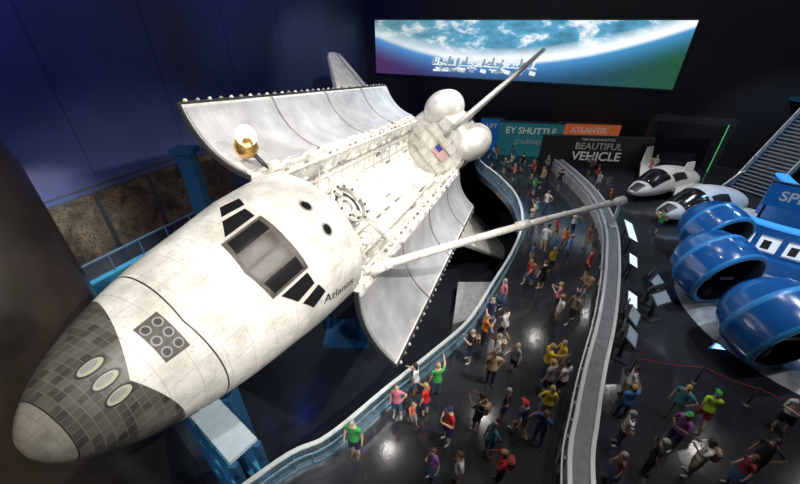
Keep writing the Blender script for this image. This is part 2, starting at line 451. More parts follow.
g.tube([(AX-1.1,-2.2,.3),(AX-1.1,2.2,.3)],.07,M_rib,6); g.tube([(AX+1.1,-2.2,.3),(AX+1.1,2.2,.3)],.07,M_rib,6)
g.tube([(X0+.1,0,-.5),(AX-.8,0,-.5)],.75,M_bay,20)
g.obj('docking_airlock',SH)
M_red=mat('flag_red',(.5,.04,.05),.6);M_fw=mat('flag_white',(.8,.8,.8),.6);M_fb=mat('flag_blue',(.03,.05,.25),.6)
g=Geo(); fh=.5; fw_=1.3
for i in range(13): g.box((X1-.27,-.75,-.2+fh*1.6*(i+.5)/13),(.02,fw_,fh*1.6/13),M_red if i%2==0 else M_fw)
g.box((X1-.29,-.75+.37,-.2+fh*1.6*.73),(.02,.55,fh*1.6*.54),M_fb)
g.obj('flag',SH)
aft=[(27.2,2.74,0,2.55,-3.02),(28.5,2.9,0,2.75,-3.02),(31.0,3.05,0,2.9,-3.0),(32.2,2.9,0,2.8,-2.9)]
loft('aft_fuselage',aft,[27.2+.25*i for i in range(21)],M_skin,SH,nt=2.3)
for s,nm in((1,'starboard'),(-1,'port')):
    pod=[(26.7,.05,1.9,1.95,1.85),(26.9,.55,1.95,2.55,1.4),(27.4,.95,2.0,3.0,1.0),(28.3,1.25,2.05,3.35,.8),(29.8,1.42,2.1,3.55,.7),(31.6,1.40,2.1,3.5,.7),(33.0,1.05,2.0,3.05,.9),(33.8,.75,1.95,2.7,1.2)]
    loft('oms_pod_'+nm,pod,[26.7+.15*i for i in range(48)],M_wh,SH,nt=2,nb=2,ring=40,yoff=s*1.9)
    g=Geo(); g.tube([(33.75,s*1.9,1.95),(34.3,s*1.9,1.95),(34.9,s*1.9,1.95)],[.28,.4,.6],M_nozzle,20)
    for k in range(3): g.box((33.1,s*(2.8+.03*k),1.6+.35*k),(.3,.25,.2),M_dk)
    g.obj('oms_engine_'+nm,SH)
g=Geo()
for y,z in((0,1.5),(-1.35,-.9),(1.35,-.9)):
    g.rev([(.3,0),(.45,.3),(.7,.9),(.95,1.7),(1.15,2.6),(1.10,2.6),(.88,1.6),(.4,.4),(0,.3)],M_nozzle,24,Matrix.Translation((32.1,y,z))@Matrix.Rotation(math.pi/2,4,'Y'))
g.obj('main_engines',SH)
g=Geo(); g.box((33.1,0,-2.85),(2.2,5.6,.25),M_black); g.obj('body_flap',SH)
def surf(name,stations,axis,mtop,mbot,mle,parent,nc=20):
    vs=[];fs=[];mi=[]
    cc=[(.5*(1-math.cos(math.pi*k/nc))) for k in range(nc+1)]
    def th(c): return (2.97*math.sqrt(c)-1.26*c-3.52*c*c+2.84*c**3-1.03*c**4)/2
    loop=[(c,th(c)) for c in cc]+[(c,-th(c)) for c in cc[-2:0:-1]]
    n=len(loop)
    for sp,xl,xt,h,t in stations:
        for c,y in loop:
            x=xl+(xt-xl)*c
            if axis=='z': vs.append((x,y*t,sp))
            else: vs.append((x,sp,h+y*t))
    for i in range(len(stations)-1):
        for k in range(n):
            fs.append((i*n+k,i*n+(k+1)%n,(i+1)*n+(k+1)%n,(i+1)*n+k))
            c=loop[k][0]
            mi.append(2 if c<.04 else (0 if k<nc or axis=='z' else 1))
    fs.append(tuple(range(n)));mi.append(0); fs.append(tuple((len(stations)-1)*n+k for k in range(n)));mi.append(0)
    return mesh(name,vs,fs,[mtop,mbot,mle],parent,True,mi)
surf('vertical_fin',[(2.3,26.4,33.0,0,.62),(3.6,28.2,33.6,0,.56),(7.0,31.4,35.3,0,.44),(10.5,34.5,37.0,0,.32)],'z',M_wh,M_wh,M_wh,SH)
g=Geo()
for s in(1,-1): g.beam((31.7,s*.17,3.7),(36.1,s*.10,10.2),.04,.04,M_dk)
g.obj('rudder_hinge',SH)
for s,nm in((1,'starboard'),(-1,'port')):
    st=[(2.4,11.0,31.6,-2.55,.75),(3.3,15.2,31.6,-2.5,.8),(4.3,19.6,31.6,-2.45,.8),(5.2,21.6,31.5,-2.4,.78),(7.5,23.9,31.2,-2.3,.62),(9.8,26.1,30.9,-2.15,.48),(11.4,27.6,30.6,-2.05,.34),(11.9,28.4,30.5,-2.03,.2)]
    surf('wing_'+nm,[(s*a,b,c,d,e) for a,b,c,d,e in st],'y',M_wh,M_black,M_grey,SH)
    g=Geo(); g.beam((29.9,s*3,-2.22),(29.4,s*11.6,-1.9),.05,.04,M_dk); g.box((30.4,s*7.0,-2.12),(1.2,.05,.2),M_dk); g.obj('elevon_gap_'+nm,SH)
# doors with radiators
RD=3.3
for s,nm,rd_ in((1,'starboard',-124),(-1,'port',-140)):
    rot=math.radians(rd_)
    def dp(al,rad):
        o=rad*math.cos(al)-RD; z=rad*math.sin(al)
        return (o*math.cos(rot)-z*math.sin(rot), o*math.sin(rot)+z*math.cos(rot))
    g=Geo(); NA=14; amax=math.radians(62)
    def strip(r0,r1,a0,a1,x0,x1,m,na=NA):
        vs=[];fs=[]
        for xx in(x0,x1):
            for k in range(na+1):
                al=a0+(a1-a0)*k/na
                for r in(r0,r1):
                    y,z=dp(al,r); vs.append((xx,s*(2.76+y),.46+z))
        n=2*(na+1)
        for k in range(na):
            a=2*k; fs+= [(a,a+2,a+2+n,a+n),(a+1,a+1+n,a+3+n,a+3),(a,a+1,a+3,a+2),(a+n,a+2+n,a+3+n,a+1+n)]
        fs+=[(0,n,n+1,1),(2*na,2*na+1,2*na+1+n,2*na+n)]
        g.addm(vs,fs,m,False)
    strip(RD,RD+.09,0,amax,X0,X1,M_door)
    for i in range(4):
        a=X0+.08+i*(X1-X0)/4; b=a+(X1-X0)/4-.16
        strip(RD-.12,RD-.05,math.radians(4),math.radians(60),a,b,M_rad)
    strip(RD-.03,RD+.12,amax,amax+.03,X0,X1,M_dk,2)
    strip(RD-.06,RD+.1,0,amax,X0-.05,X0+.03,M_dk); strip(RD-.06,RD+.1,0,amax,X1-.03,X1+.05,M_dk)
    for i in range(34):
        x=X0+.3+i*.55; y,z=dp(amax+.035,RD); g.box((x,s*(2.76+y),.46+z),(.09,.10,.10),M_rib2 if i%2 else M_rib)
    for i in range(1,4):
        x=X0+i*(X1-X0)/4
        strip(RD-.14,RD-.02,math.radians(2),math.radians(61),x-.035,x+.035,M_rib2)
    for i in range(13):
        x=X0+.7+i*1.4; y,z=dp(math.radians(1.5),RD-.1); g.box((x,s*(2.70+y),.46+z),(.35,.16,.16),M_rib)
    g.obj('payload_door_'+nm,SH)
g=Geo()
g.rev([(0.0,-.45),(.25,-.38),(.42,-.15),(.45,.05),(.38,.25),(.2,.38),(0,.42)],M_gold,20,Matrix.Translation((8.55,3.75,.75))@Matrix.Scale(.95,4))
g.rev([(0,.0),(.2,.03),(.33,.10),(.38,.17),(.36,.18),(.3,.12),(.15,.06),(0,.04)],M_fw,24,Matrix.Translation((8.45,3.95,1.1))@Euler((.5,-.5,0)).to_matrix().to_4x4())
g.tube([(9.0,2.6,.5),(8.6,3.4,.75)],.08,M_dk,8); g.box((9.1,2.75,.6),(.5,.4,.3),M_rib)
g.obj('dish_antenna',SH)

# robot arm
g=Geo()
sh=MS@Vector((9.4,-2.75,1.15)); en=Vector((12.35,18.35,2.75))
md=sh.lerp(en,.50)+Vector((0,0,.12))
g.tube([MS@Vector((9.4,-2.65,.35)),sh],.22,M_arm,14)
g.tube([sh,sh.lerp(md,.04)],.24,M_arm,14)
g.tube([sh.lerp(md,.04),sh.lerp(md,.96)],.17,M_arm,14)
g.tube([sh.lerp(md,.95),md.lerp(en,.04)],.23,M_rib,14)
g.tube([md.lerp(en,.04),md.lerp(en,.86)],.155,M_arm,14)
g.tube([md.lerp(en,.86),md.lerp(en,.93)],.20,M_rib,14)
g.tube([md.lerp(en,.93),en],.17,M_arm,14)
g.tube([en,en+(en-md).normalized()*.5],[.24,.26],M_rib,16)
g.tube([md.lerp(en,.9)+Vector((0,0,.1)),md.lerp(en,.9)+Vector((0,0,.4))],.08,M_dk,8)
for t in(.2,.4,.6,.8):
    for a,b in((sh,md),(md,en)):
        p=a.lerp(b,t); d=(b-a).normalized()*.04; g.tube([p-d,p+d],.185,M_rib,14)
g.obj('robot_arm')
g=Geo(); g.tube([(12.6,18.45,1.06),(12.6,18.45,2.6)],.09,M_railw,12); g.box((12.6,18.45,1.10),(.36,.36,.06),M_railw); g.obj('arm_support_post')

# support structure
M_blue=mat('blue_steel',(.03,.12,.25),.4,.3); M_teal=mat('teal_steel',(.06,.28,.40),.4,.1)
M_plate=mat('pale_plate',(.42,.52,.58),.4,noise=.08)
g=Geo()
A=Vector((-7.5,8.0,0));B=Vector((-4.9,6.0,0))
g.beam(A,B,.95,.14,M_plate)
for t in(.0,.35,.7,1.0):
    for d in(-.4,.4):
        nrm=Vector((.61,.79,0))*d; p=A.lerp(B,t)+nrm; g.box((p.x,p.y,-3.6),(.22,.22,6.9),M_blue)
for z in(-.35,-2.4,-4.6):
    for d in(-.4,.4):
        nrm=Vector((.61,.79,0))*d; g.beam(A+nrm+Vector((0,0,z)),B+nrm+Vector((0,0,z)),.2,.28,M_teal)
for z in(-.4,-2.6):
    for i in range(3):
        t0,t1=(0,.35,.7,1)[i],(0,.35,.7,1)[i+1]; nrm=Vector((.61,.79,0))*-.4
        g.beam(A.lerp(B,t0)+nrm+Vector((0,0,z)),A.lerp(B,t1)+nrm+Vector((0,0,z-2.0)),.12,.12,M_teal)
b=MS@Vector((4.6,-.6,-2.95)); g.tube([(b.x,b.y,0),b],.28,M_blue,14); g.box((b.x,b.y,-3.5),(.7,.7,7),M_blue)
for x in(14.5,27.5):
    for y in(-1.8,1.8):
        b=MS@Vector((x,y,-2.98)); g.tube([(b.x-.3,b.y,ZF),b],.35,M_blue,14)
    b=MS@Vector((x,0,-3.1)); g.box((b.x,b.y,ZF+.15),(3,2.4,.3),M_blue)
g.obj('steel_support_stand')
# low grey service platform on the lower floor beside the wing
slab('service_platform',[(3.6,17.6),(6.0,18.6),(7.2,22.2),(4.6,22.2)],ZF,ZF+.9,mat('platform_grey',(.35,.36,.37),.5,noise=.2))

# ------------------------------------------------------------------ dark tower at left
M_tower=mat('dark_tower',(.045,.035,.03),.22,noise=.4,nscale=.5)
g=Geo()
g.rev([(0.0,10.9),(2.5,10.7),(4.0,10.2),(4.6,9.5),(4.8,8.4),(4.8,2),(4.85,1.9),(4.85,1.7),(4.8,1.6),(4.8,ZF),(0,ZF)],M_tower,96,Matrix.Translation((-13.0,5.3,0)))
g.obj('dark_cylindrical_tower')
def perf():
    m,nt,b=nmat('bronze_mesh')
    tc=nt.nodes.new('ShaderNodeTexCoord'); v=nt.nodes.new('ShaderNodeTexVoronoi'); v.inputs['Scale'].default_value=6
    v.inputs['Randomness'].default_value=1
    nt.links.new(tc.outputs['Object'],v.inputs['Vector'])
    l=math_node(nt,'LESS_THAN',v.outputs['Distance'],.38)
    n=noise_node(nt,tc,1.1,8,1.0)
    c=mix(nt,remap(nt,n,.35,.7),(.030,.020,.014),(.15,.10,.06))
    nt.links.new(mix(nt,math_node(nt,'MULTIPLY',l,.6),c,(.012,.009,.008)),b.inputs['Base Color']); b.inputs['Roughness'].default_value=.5; b.inputs['Metallic'].default_value=.2
    return m
M_perf=perf()
for i in range(5):
    g=Geo(); q0=3.6+i*3.0; a=W(PL+.14,q0,0);b=W(PL+.14,q0+2.85,0)
    g.addm([a+Vector((0,0,-.6)),b+Vector((0,0,-.6)),b+Vector((0,0,3.6)),a+Vector((0,0,3.6))],[(0,1,2,3)],M_perf)
    for z in(-.6,3.6): g.beam(a+Vector((0,0,z)),b+Vector((0,0,z)),.1,.08,M_dk)
    for w in(a,b): g.beam(w+Vector((0,0,-.6)),w+Vector((0,0,3.6)),.1,.08,M_dk)
    g.obj('bronze_wall_panel')
g=Geo()
def wbox(p0,p1,q0,q1,z0,z1,m):
    vs=[W(p,q,z) for p in(p0,p1) for q in(q0,q1) for z in(z0,z1)]
    g.addm(vs,[(0,1,3,2),(4,6,7,5),(0,4,5,1),(2,3,7,6),(0,2,6,4),(1,5,7,3)],m)
wbox(PL+.3,-20.0,3,34,-.15,.05,M_pit)
wbox(-20.0,-19.6,3,34,-.75,.30,M_teal)
wbox(-19.6,-17.2,9.0,9.5,-.75,-.2,M_teal); wbox(-19.6,-17.2,13.4,14.2,-.75,-.2,M_teal); wbox(-19.6,-17.2,19,19.6,-.75,-.2,M_teal)
wbox(-17.5,-17.1,7,21.0,-.75,-.2,M_teal)
wbox(-19.6,-17.4,9.6,13.3,-.3,-.2,M_plate)
g.beam(W(-19.5,9.5,-.4),W(-17.4,13.4,-.4),.25,.25,M_teal)
for i in range(20): wbox(-19.83,-19.77,3+i*1.6,3.06+i*1.6,.3,1.25,M_rail)
wbox(-19.85,-19.75,3,34,1.25,1.32,M_rail)
for q in(8,15,22,30): wbox(-20.0,-19.6,q,q+.4,ZF,-.75,M_blue)
g.obj('side_walkway')
g=Geo(); g.box((-10.9,17.7,-.6),(.75,.6,12.8),M_blue); g.box((-10.9,17.7,5.9),(1.1,.9,.25),M_blue); g.box((-10.9,17.7,ZF+.15),(1.3,1.1,.3),M_blue); g.obj('steel_column')

# ------------------------------------------------------------------ big video screen
def screen_mat():
    m,nt,b=nmat('earth_video')
    tc=nt.nodes.new('ShaderNodeTexCoord'); sx=nt.nodes.new('ShaderNodeSeparateXYZ'); nt.links.new(tc.outputs['Generated'],sx.inputs[0])
    u,v=sx.outputs[0],sx.outputs[2]
    du=math_node(nt,'SUBTRACT',u,.45); arc=math_node(nt,'MULTIPLY_ADD',math_node(nt,'MULTIPLY',du,du),2.1,.27)
    d=math_node(nt,'SUBTRACT',v,arc)
    mp=nt.nodes.new('ShaderNodeMapping'); mp.inputs['Scale'].default_value=(4.5,1,1.6); mp.inputs['Rotation'].default_value=(0,.25,0); nt.links.new(tc.outputs['Generated'],mp.inputs[0])
    n=nt.nodes.new('ShaderNodeTexNoise'); n.inputs['Scale'].default_value=2.4; n.inputs['Detail'].default_value=12; n.inputs['Roughness'].default_value=.66; n.inputs['Distortion'].default_value=.15
    nt.links.new(mp.outputs[0],n.inputs['Vector'])
    r=nt.nodes.new('ShaderNodeValToRGB'); e=r.color_ramp.elements
    e[0].position=.36;e[0].color=(.05,.20,.30,1); e[1].position=.62;e[1].color=(.88,.94,.97,1)
    k=r.color_ramp.elements.new(.52);k.color=(.10,.38,.60,1)
    nt.links.new(n.outputs['Fac'],r.inputs['Fac'])
    left=remap(nt,u,.0,.45,1,0)
    landc=mix(nt,math_node(nt,'MULTIPLY',left,.55),r.outputs['Color'],(.14,.22,.16))
    r2=nt.nodes.new('ShaderNodeValToRGB'); e=r2.color_ramp.elements
    e[0].position=0;e[0].color=(.07,.025,.11,1); e[1].position=1;e[1].color=(.015,.09,.04,1)
    k=r2.color_ramp.elements.new(.30);k.color=(.03,.03,.12,1);k=r2.color_ramp.elements.new(.68);k.color=(.015,.06,.13,1)
    nt.links.new(u,r2.inputs['Fac'])
    edge=remap(nt,d,-.02,.04)
    glow=remap(nt,d,-.45,0,0,.8)
    gl2=math_node(nt,'MULTIPLY',glow,glow)
    sky=mix(nt,gl2,r2.outputs['Color'],(.10,.45,.98))
    rim=math_node(nt,'SUBTRACT',1,math_node(nt,'MINIMUM',1,math_node(nt,'MULTIPLY',math_node(nt,'ABSOLUTE',math_node(nt,'SUBTRACT',d,.07)),4.6)))
    rb=math_node(nt,'MULTIPLY',rim,remap(nt,u,0,.5,.45,1.25))
    rb=math_node(nt,'MINIMUM',rb,1)
    earth=mix(nt,rb,landc,(.92,.97,1))
    col=mix(nt,edge,sky,earth)
    nt.links.new(col,b.inputs['Emission Color']); b.inputs['Emission Strength'].default_value=1.05
    b.inputs['Base Color'].default_value=(.01,.01,.01,1)
    return m
SL=Vector((-2.7,45.7,0)); pS=SL.dot(E1); LEN=29.3
SCR=empty('video_screen',Matrix.Translation(W(pS,QB-.35,6.25))@Matrix.Rotation(YAW,4,'Z'))
mesh('screen_face',[(0,0,0),(LEN,0,0),(LEN,0,5.2),(0,0,5.2),(0,.05,0),(LEN,.05,0),(LEN,.05,5.2),(0,.05,5.2)],[(0,1,2,3),(4,5,6,7),(0,1,5,4),(3,2,6,7),(0,3,7,4),(1,2,6,5)],screen_mat(),SCR)
g=Geo(); g.box((LEN/2,.2,2.6),(LEN+.3,.2,5.5),M_dk); g.obj('screen_housing',SCR)
M_iss=mat('station_image',(.05,.05,.05),.5,emis=(.80,.88,.92),estr=1.0); M_iss2=mat('station_image_shade',(.05,.05,.05),.5,emis=(.30,.42,.52),estr=.8)
g=Geo()
rs=random.Random(3)
g.box((12.2,-.02,1.15),(10.8,.01,.10),M_iss)
for i in range(9):
    x=7.2+i*1.22
    for k in range(3): g.box((x-.3+k*.3,-.022,1.15+.50*(1 if i%2 else .7)),(.22,.01,.70),M_iss if (i+k)%3 else M_iss2,R=Matrix.Rotation(.2,3,'Y'))
    g.box((x+.3,-.022,.72),(.6,.01,.36),M_iss2 if i%2 else M_iss,R=Matrix.Rotation(.2,3,'Y'))
for i in range(60):
    x=rs.uniform(7.0,17.4); z=1.05+rs.uniform(-.5,.5); g.box((x,-.03,z),(rs.uniform(.15,.8),.01,rs.uniform(.06,.22)),M_iss if rs.random()<.6 else M_iss2,R=Matrix.Rotation(rs.uniform(-.4,.4),3,'Y'))
g.obj('station_picture',SCR)

# ------------------------------------------------------------------ exhibits on the far side
M_tealp=mat('teal_panel',(.02,.14,.16),.5,emis=(.02,.18,.22),estr=.25,noise=.4)
M_or=mat('orange_panel',(.55,.14,.06),.5,emis=(.7,.16,.06),estr=.3,noise=.5,nscale=1.5)
M_dkp=mat('dark_sign_panel',(.03,.033,.036),.5,noise=.3)
M_wt=mat('sign_letter_white',(.65,.65,.6),.5,emis=(.9,.9,.85),estr=.12)
M_gy=mat('sign_letter_grey',(.32,.32,.27),.5,emis=(.6,.6,.5),estr=.08)
M_bluep=mat('blue_panel',(.01,.08,.26),.4,emis=(.01,.12,.42),estr=.3,noise=.4,nscale=.7)
def sign(name,a,b,z0,z1,m,texts,thick=.35):
    a=Vector((*a,0));b=Vector((*b,0)); L=(b-a).length; yaw=math.atan2((b-a).y,(b-a).x)
    E=empty(name,Matrix.Translation(a)@Matrix.Rotation(yaw,4,'Z'))
    gg=Geo(); gg.box((L/2,thick/2,(z0+z1)/2),(L,thick,z1-z0),m); gg.box((L/2,thick/2,z1+.04),(L+.1,thick+.1,.08),M_dk)
    if z0>0:
        for x in(.2,L-.2): gg.box((x,thick/2,z0/2),(.12,.12,z0),M_dk)
    gg.obj('panel',E)
    for t,x,z,s,mm in texts:
        me=text_mesh(t,s,mm,.02,.01); o=add('lettering',me,E); o.location=(L*x,-.03,z); o.rotation_euler=(math.pi/2,0,0)
    return E
sign('exhibit_banner',(12.7,31.6),(21.9,30.5),0,2.8,M_dkp,[('BEAUTIFUL',.52,2.0,.8,M_gy),('VEHICLE',.52,1.1,1.1,M_wt),('THE SPACE SHUTTLE',.5,2.6,.3,M_gy)])
sign('exhibit_wall_sign',(9.6,35.0),(15.4,33.9),0,3.2,M_tealp,[('EY SHUTTLE',.5,2.45,.85,M_wt),('JOURNEY',.5,1.4,.6,M_gy)])
sign('orange_exhibit_sign',(15.2,34.9),(20.8,34.1),1.0,3.1,M_or,[('ATLANTIS',.5,2.5,.7,M_wt)])
sign('blue_exhibit_panel',(8.1,36.4),(10.2,36.0),0,3.2,M_bluep,[('LIFT',.5,2.5,.6,M_wt)])
BW=cr([(23.2,20.8),(22.2,18.6),(22.4,16.2),(24.2,13.8),(27,12.5)],8)
M_edge=mat('blue_light_edge',(.02,.2,.5),.4,emis=(.05,.30,.8),estr=.9)
g=Geo(); sweep(g,BW,0,-.4,0,3.4,M_bluep); sweep(g,BW,.08,-.48,3.4,3.52,M_edge)
g.obj('curved_exhibit_wall')
M_disp=mat('display_white',(.55,.6,.65),.3,emis=(.75,.85,.95),estr=.75,noise=.3,nscale=4)
CW=cr([(18.0,18.6),(18.5,16.6),(19.8,15.0),(21.6,13.9),(24,13.2)],8)
g=Geo(); sweep(g,CW,0,-.5,0,2.45,M_bluep); sweep(g,CW,.06,-.56,2.45,2.55,M_edge); sweep(g,CW,.45,0,0,.95,M_bluep)
ob=offset(CW,.05)
for i in range(3,30,4):
    a=ob[i];b=ob[i+3]
    g.addm([(a.x,a.y,1.2),(b.x,b.y,1.2),(b.x,b.y,1.95),(a.x,a.y,1.95)],[(0,1,2,3)],M_disp)
    g.beam((a.x,a.y,1.16),(b.x,b.y,1.16),.06,.06,M_railw);g.beam((a.x,a.y,2.0),(b.x,b.y,2.0),.06,.06,M_railw)
    # dark picture inside each display
    c=a.lerp(b,.2);e=a.lerp(b,.62); t=(b-a).normalized(); o_=Vector((t.y,-t.x,0))*.02; c=c+o_;e=e+o_
    g.addm([(c.x,c.y,1.3),(e.x,e.y,1.3),(e.x,e.y,1.8),(c.x,c.y,1.8)],[(0,1,2,3)],M_frame)
g.obj('display_console')
sign('speed_sign',(20.6,18.4),(22.8,16.2),2.6,3.9,M_bluep,[('SPEED',.5,3.25,.75,M_wt)],.15)

vs=[(18.0,11.4,.35)];fs=[];NR,NS=14,72
for i in range(1,NR+1):
    for k in range(NS):
        a=2*math.pi*k/NS; r=5.2*i/NR; x=18.0+r*math.cos(a)*.92; y=11.4+r*math.sin(a)
        z=.22+.16*mn.noise(Vector((x*.8,y*.8,0)))+.08*mn.noise(Vector((x*2.4,y*2.4,3)))
        if i==NR: z=.02
        vs.append((x,y,z))
for k in range(NS): fs.append((0,1+k,1+(k+1)%NS))
for i in range(NR-1):
    for k in range(NS): a=1+i*NS; fs.append((a+k,a+NS+k,a+NS+(k+1)%NS,a+(k+1)%NS))
M_moon=mat('lunar_surface',(.45,.49,.54),.8,noise=.6,nscale=1.2,bump=.9)
mesh('lunar_display_base',vs,fs,M_moon,None,True)
# blue pods
M_pod=mat('glossy_blue_shell',(.012,.12,.42),.2,0,coat=.6,noise=.15,nscale=.6); M_podin=mat('pod_interior',(.008,.012,.03),.5)
M_podl=mat('pod_seam',(.04,.28,.7),.3)
for cx,cy,cz,sc_ in((16.8,16.6,1.95,.95),(14.3,13.2,2.0,1.0),(13.9,9.6,2.0,1.05)):
    g=Geo(); ax=Vector((.12,-.93,-.20)).normalized(); M=Matrix.Translation((cx,cy,cz))@ax.to_track_quat('Z','Y').to_matrix().to_4x4()@Matrix.Scale(sc_,4)
    pr=[(0,-1.6),(.5,-1.53),(.95,-1.30),(1.32,-.92),(1.54,-.40),(1.585,-.35),(1.59,-.25),(1.57,-.20),(1.60,.25),(1.54,.80),(1.50,.95),(1.36,.95),(1.36,.4),(1.2,-.2),(.7,-.8),(0,-1.0)]
    mm=[M_pod]*4+[M_podl]*3+[M_pod]*2+[M_podl]*2+[M_podin]*4
    g.rev(pr,M_pod,48,M,mats=mm)
    g.tube([(cx,cy,.1),(cx,cy,cz-.8)],.4,M_podin,16)
    # seats inside
    for sx in(-.5,.5):
        g.box((cx+sx,cy-.1,cz-.45),(.6,.6,.16),M_frame); g.box((cx+sx,cy+.22,cz-.05),(.6,.14,.85),M_frame)
    g.obj('blue_simulator_pod')
M_cw=mat('craft_white',(.80,.80,.79),.35,coat=.3)
def craft(cx,cy,yaw,sc_=1.12):
    E=empty('lifting_body_craft',Matrix.Translation((cx,cy,.25))@Matrix.Rotation(yaw,4,'Z')@Matrix.Scale(sc_,4))
    tb=[(0,.05,.45,.5,.4),(.15,.3,.45,.62,.28),(.7,.62,.45,.85,.15),(1.6,.9,.5,1.15,.1),(2.6,1.1,.55,1.65,.1),(3.6,1.25,.6,1.85,.1),(5.2,1.3,.6,1.6,.12),(6.6,1.2,.6,1.25,.3)]
    b=loft('hull',tb,[0,.05,.1]+[.15+.15*i for i in range(44)],M_cw,E,ring=40,nt=2,nb=4)
    bb=bvh_of(b); g=Geo()
    patch(bb,[(1.3,-.7),(1.3,.7),(2.9,.9),(2.9,-.9)],M_glass,.02,10,g=g)
    patch(bb,[(.12,-.28),(.12,.28),(1.0,.35),(1.0,-.35)],M_black,.02,8,g=g)
    for s in(1,-1):
        patch(bb,[(3.1,s*.75),(3.2,s*1.12),(4.6,s*1.17),(4.6,s*.8)],M_black,.02,8,g=g)
    g.obj('windows',E,recalc=False)
    for s in(1,-1):
        surf('wing',[(s*.9,2.4,6.6,.35,.35),(s*1.8,3.6,6.7,.4,.28),(s*2.6,4.9,6.8,.6,.18),(s*2.9,5.4,6.8,.75,.1)],'y',M_cw,M_black,M_black,E)
        g=Geo(); g.addm([(5.4,s*2.85,.7),(6.8,s*2.85,.7),(7.2,s*3.3,2.0),(6.4,s*3.3,2.0),(5.4,s*2.93,.7),(6.8,s*2.93,.7),(7.2,s*3.38,2.0),(6.4,s*3.38,2.0)],[(0,1,2,3),(4,5,6,7),(0,1,5,4),(1,2,6,5),(2,3,7,6),(3,0,4,7)],M_cw); g.obj('winglet',E)
    g=Geo()
    for x,y in((1.2,0),(5,.8),(5,-.8)): g.tube([(x,y,-.2),(x,y,.25)],.12,M_dk,10)
    g.obj('landing_gear',E)
craft(16.9,20.7,math.radians(20),1.02); craft(17.0,24.2,math.radians(27),1.0)

# stairs and structures at right
M_stg=mat('stair_grey',(.26,.29,.33),.5,noise=.1); M_scr=mat('stair_panel',(.5,.56,.62),.4,alpha=.7)
g=Geo(); A=Vector((27.2,25.6,0));B=Vector((32.0,27.6,6.2)); n=26; d=(B-A); hd=Vector((d.x,d.y,0)).normalized(); nr=Vector((-hd.y,hd.x,0))
for i in range(n):
    p=A+d*(i+.5)/n; M=Matrix.Translation(p)@Matrix.Rotation(math.atan2(hd.y,hd.x),4,'Z'); g.box((0,0,0),(.3,2.4,.06),M_stg,M); g.box((.12,0,-.12),(.03,2.4,.2),M_stg,M)
for s in(1.25,-1.25):
    g.beam(A+nr*s,B+nr*s,.12,.4,M_blue); g.beam(A+nr*s+Vector((0,0,1.1)),B+nr*s+Vector((0,0,1.1)),.08,.08,M_railw)
    for i in range(11):
        p=A.lerp(B,i/10)+nr*s; g.box(p+Vector((0,0,.55)),(.06,.06,1.1),M_railw)
    a=A+nr*s;b=B+nr*s; g.addm([a+Vector((0,0,.25)),b+Vector((0,0,.25)),b+Vector((0,0,1.05)),a+Vector((0,0,1.05))],[(0,1,2,3)],M_scr)
L=B+hd*2.7
g.box(L+Vector((0,0,-.15)),(5.5,5.5,.3),M_blue)
for s in(-2,2): g.box((L.x+s,L.y,2.95),(.4,.4,5.8),M_blue)
for z in (.4,.75,1.1): g.beam(L+Vector((-2.7,2.7,z)),L+Vector((2.7,2.7,z)),.05,.05,M_railw); g.beam(L+Vector((-2.7,-2.7,z)),L+Vector((2.7,-2.7,z)),.05,.05,M_railw)
g.obj('staircase')
g=Geo(); g.box((31.6,33.2,3.9),(.7,.7,7.8),M_blue); g.box((31.6,33.2,.2),(1.1,1.1,.4),M_blue); g.box((31.6,33.2,7.8),(1.0,1.0,.2),M_blue); g.obj('steel_column')
g=Geo(); M_grn=mat('green_led',(.02,.3,.05),.4,emis=(.08,.5,.18),estr=.6)
g.box((22.3,32.0,2.1),(.5,.5,4.2),M_dk); g.box((27.4,30.2,2.1),(.5,.5,4.2),M_dk); g.beam((22.2,32.0,4.3),(27.6,30.1,4.3),.6,.5,M_dk)
g.box((27.1,29.95,2.1),(.06,.06,4.1),M_grn); g.obj('portal_frame')
def info(name,x,y,yaw,w,dp_,h,tilt,m=M_disp):
    g=Geo(); M=Matrix.Translation((x,y,0))@Matrix.Rotation(yaw,4,'Z')
    R3=Matrix.Rotation(tilt,3,'X')
    g.box((0,0,h),(w,dp_,.06),M_dk,M,R3); g.box((0,0,h+.035),(w-.08,dp_-.08,.02),m,M,R3)
    for sx in(-w*.35,w*.35): g.box((sx,.05,h/2-.03),(.07,.07,h-.06),M_dk,M); g.box((sx,.05,.02),(.3,.3,.04),M_dk,M)
    g.obj(name)
info('info_panel',13.25,17.7,math.radians(68),2.3,.6,1.2,math.radians(25))
info('info_panel',11.9,14.9,math.radians(62),1.1,.5,1.05,math.radians(25))
info('info_panel',10.2,11.9,math.radians(60),1.0,.5,1.05,math.radians(25))
M_kscr=mat('kiosk_display',(.12,.13,.15),.3,emis=(.3,.4,.5),estr=.35)
def kiosk(x,y,yaw):
    g=Geo(); M=Matrix.Translation((x,y,0))@Matrix.Rotation(yaw,4,'Z')
    g.box((0,0,.03),(.7,.55,.06),M_dk,M); g.box((0,.1,.55),(.16,.12,1.0),M_dk,M); R3=Matrix.Rotation(math.radians(40),3,'X')
    g.box((0,0,1.15),(.95,.62,.08),M_dk,M,R3); g.box((0,-.03,1.20),(.8,.48,.02),M_kscr,M,R3); g.box((0,.35,1.5),(.9,.06,.25),M_dk,M)
    g.obj('touchscreen_kiosk')
kiosk(11.9,13.0,math.radians(40)); kiosk(11.4,11.9,math.radians(20)); kiosk(8.9,9.7,math.radians(55)); kiosk(9.6,10.8,math.radians(50))
g=Geo(); M_rope=mat('red_rope',(.35,.02,.04),.6)
st=[(8.8,8.9),(11.0,8.5),(12.2,7.6),(14.6,6.0)]
for x,y in st: g.tube([(x,y,0),(x,y,.95)],.03,M_dk,8); g.rev([(0,.04),(.16,.03),(.17,0),(0,0)],M_dk,16,Matrix.Translation((x,y,0)))
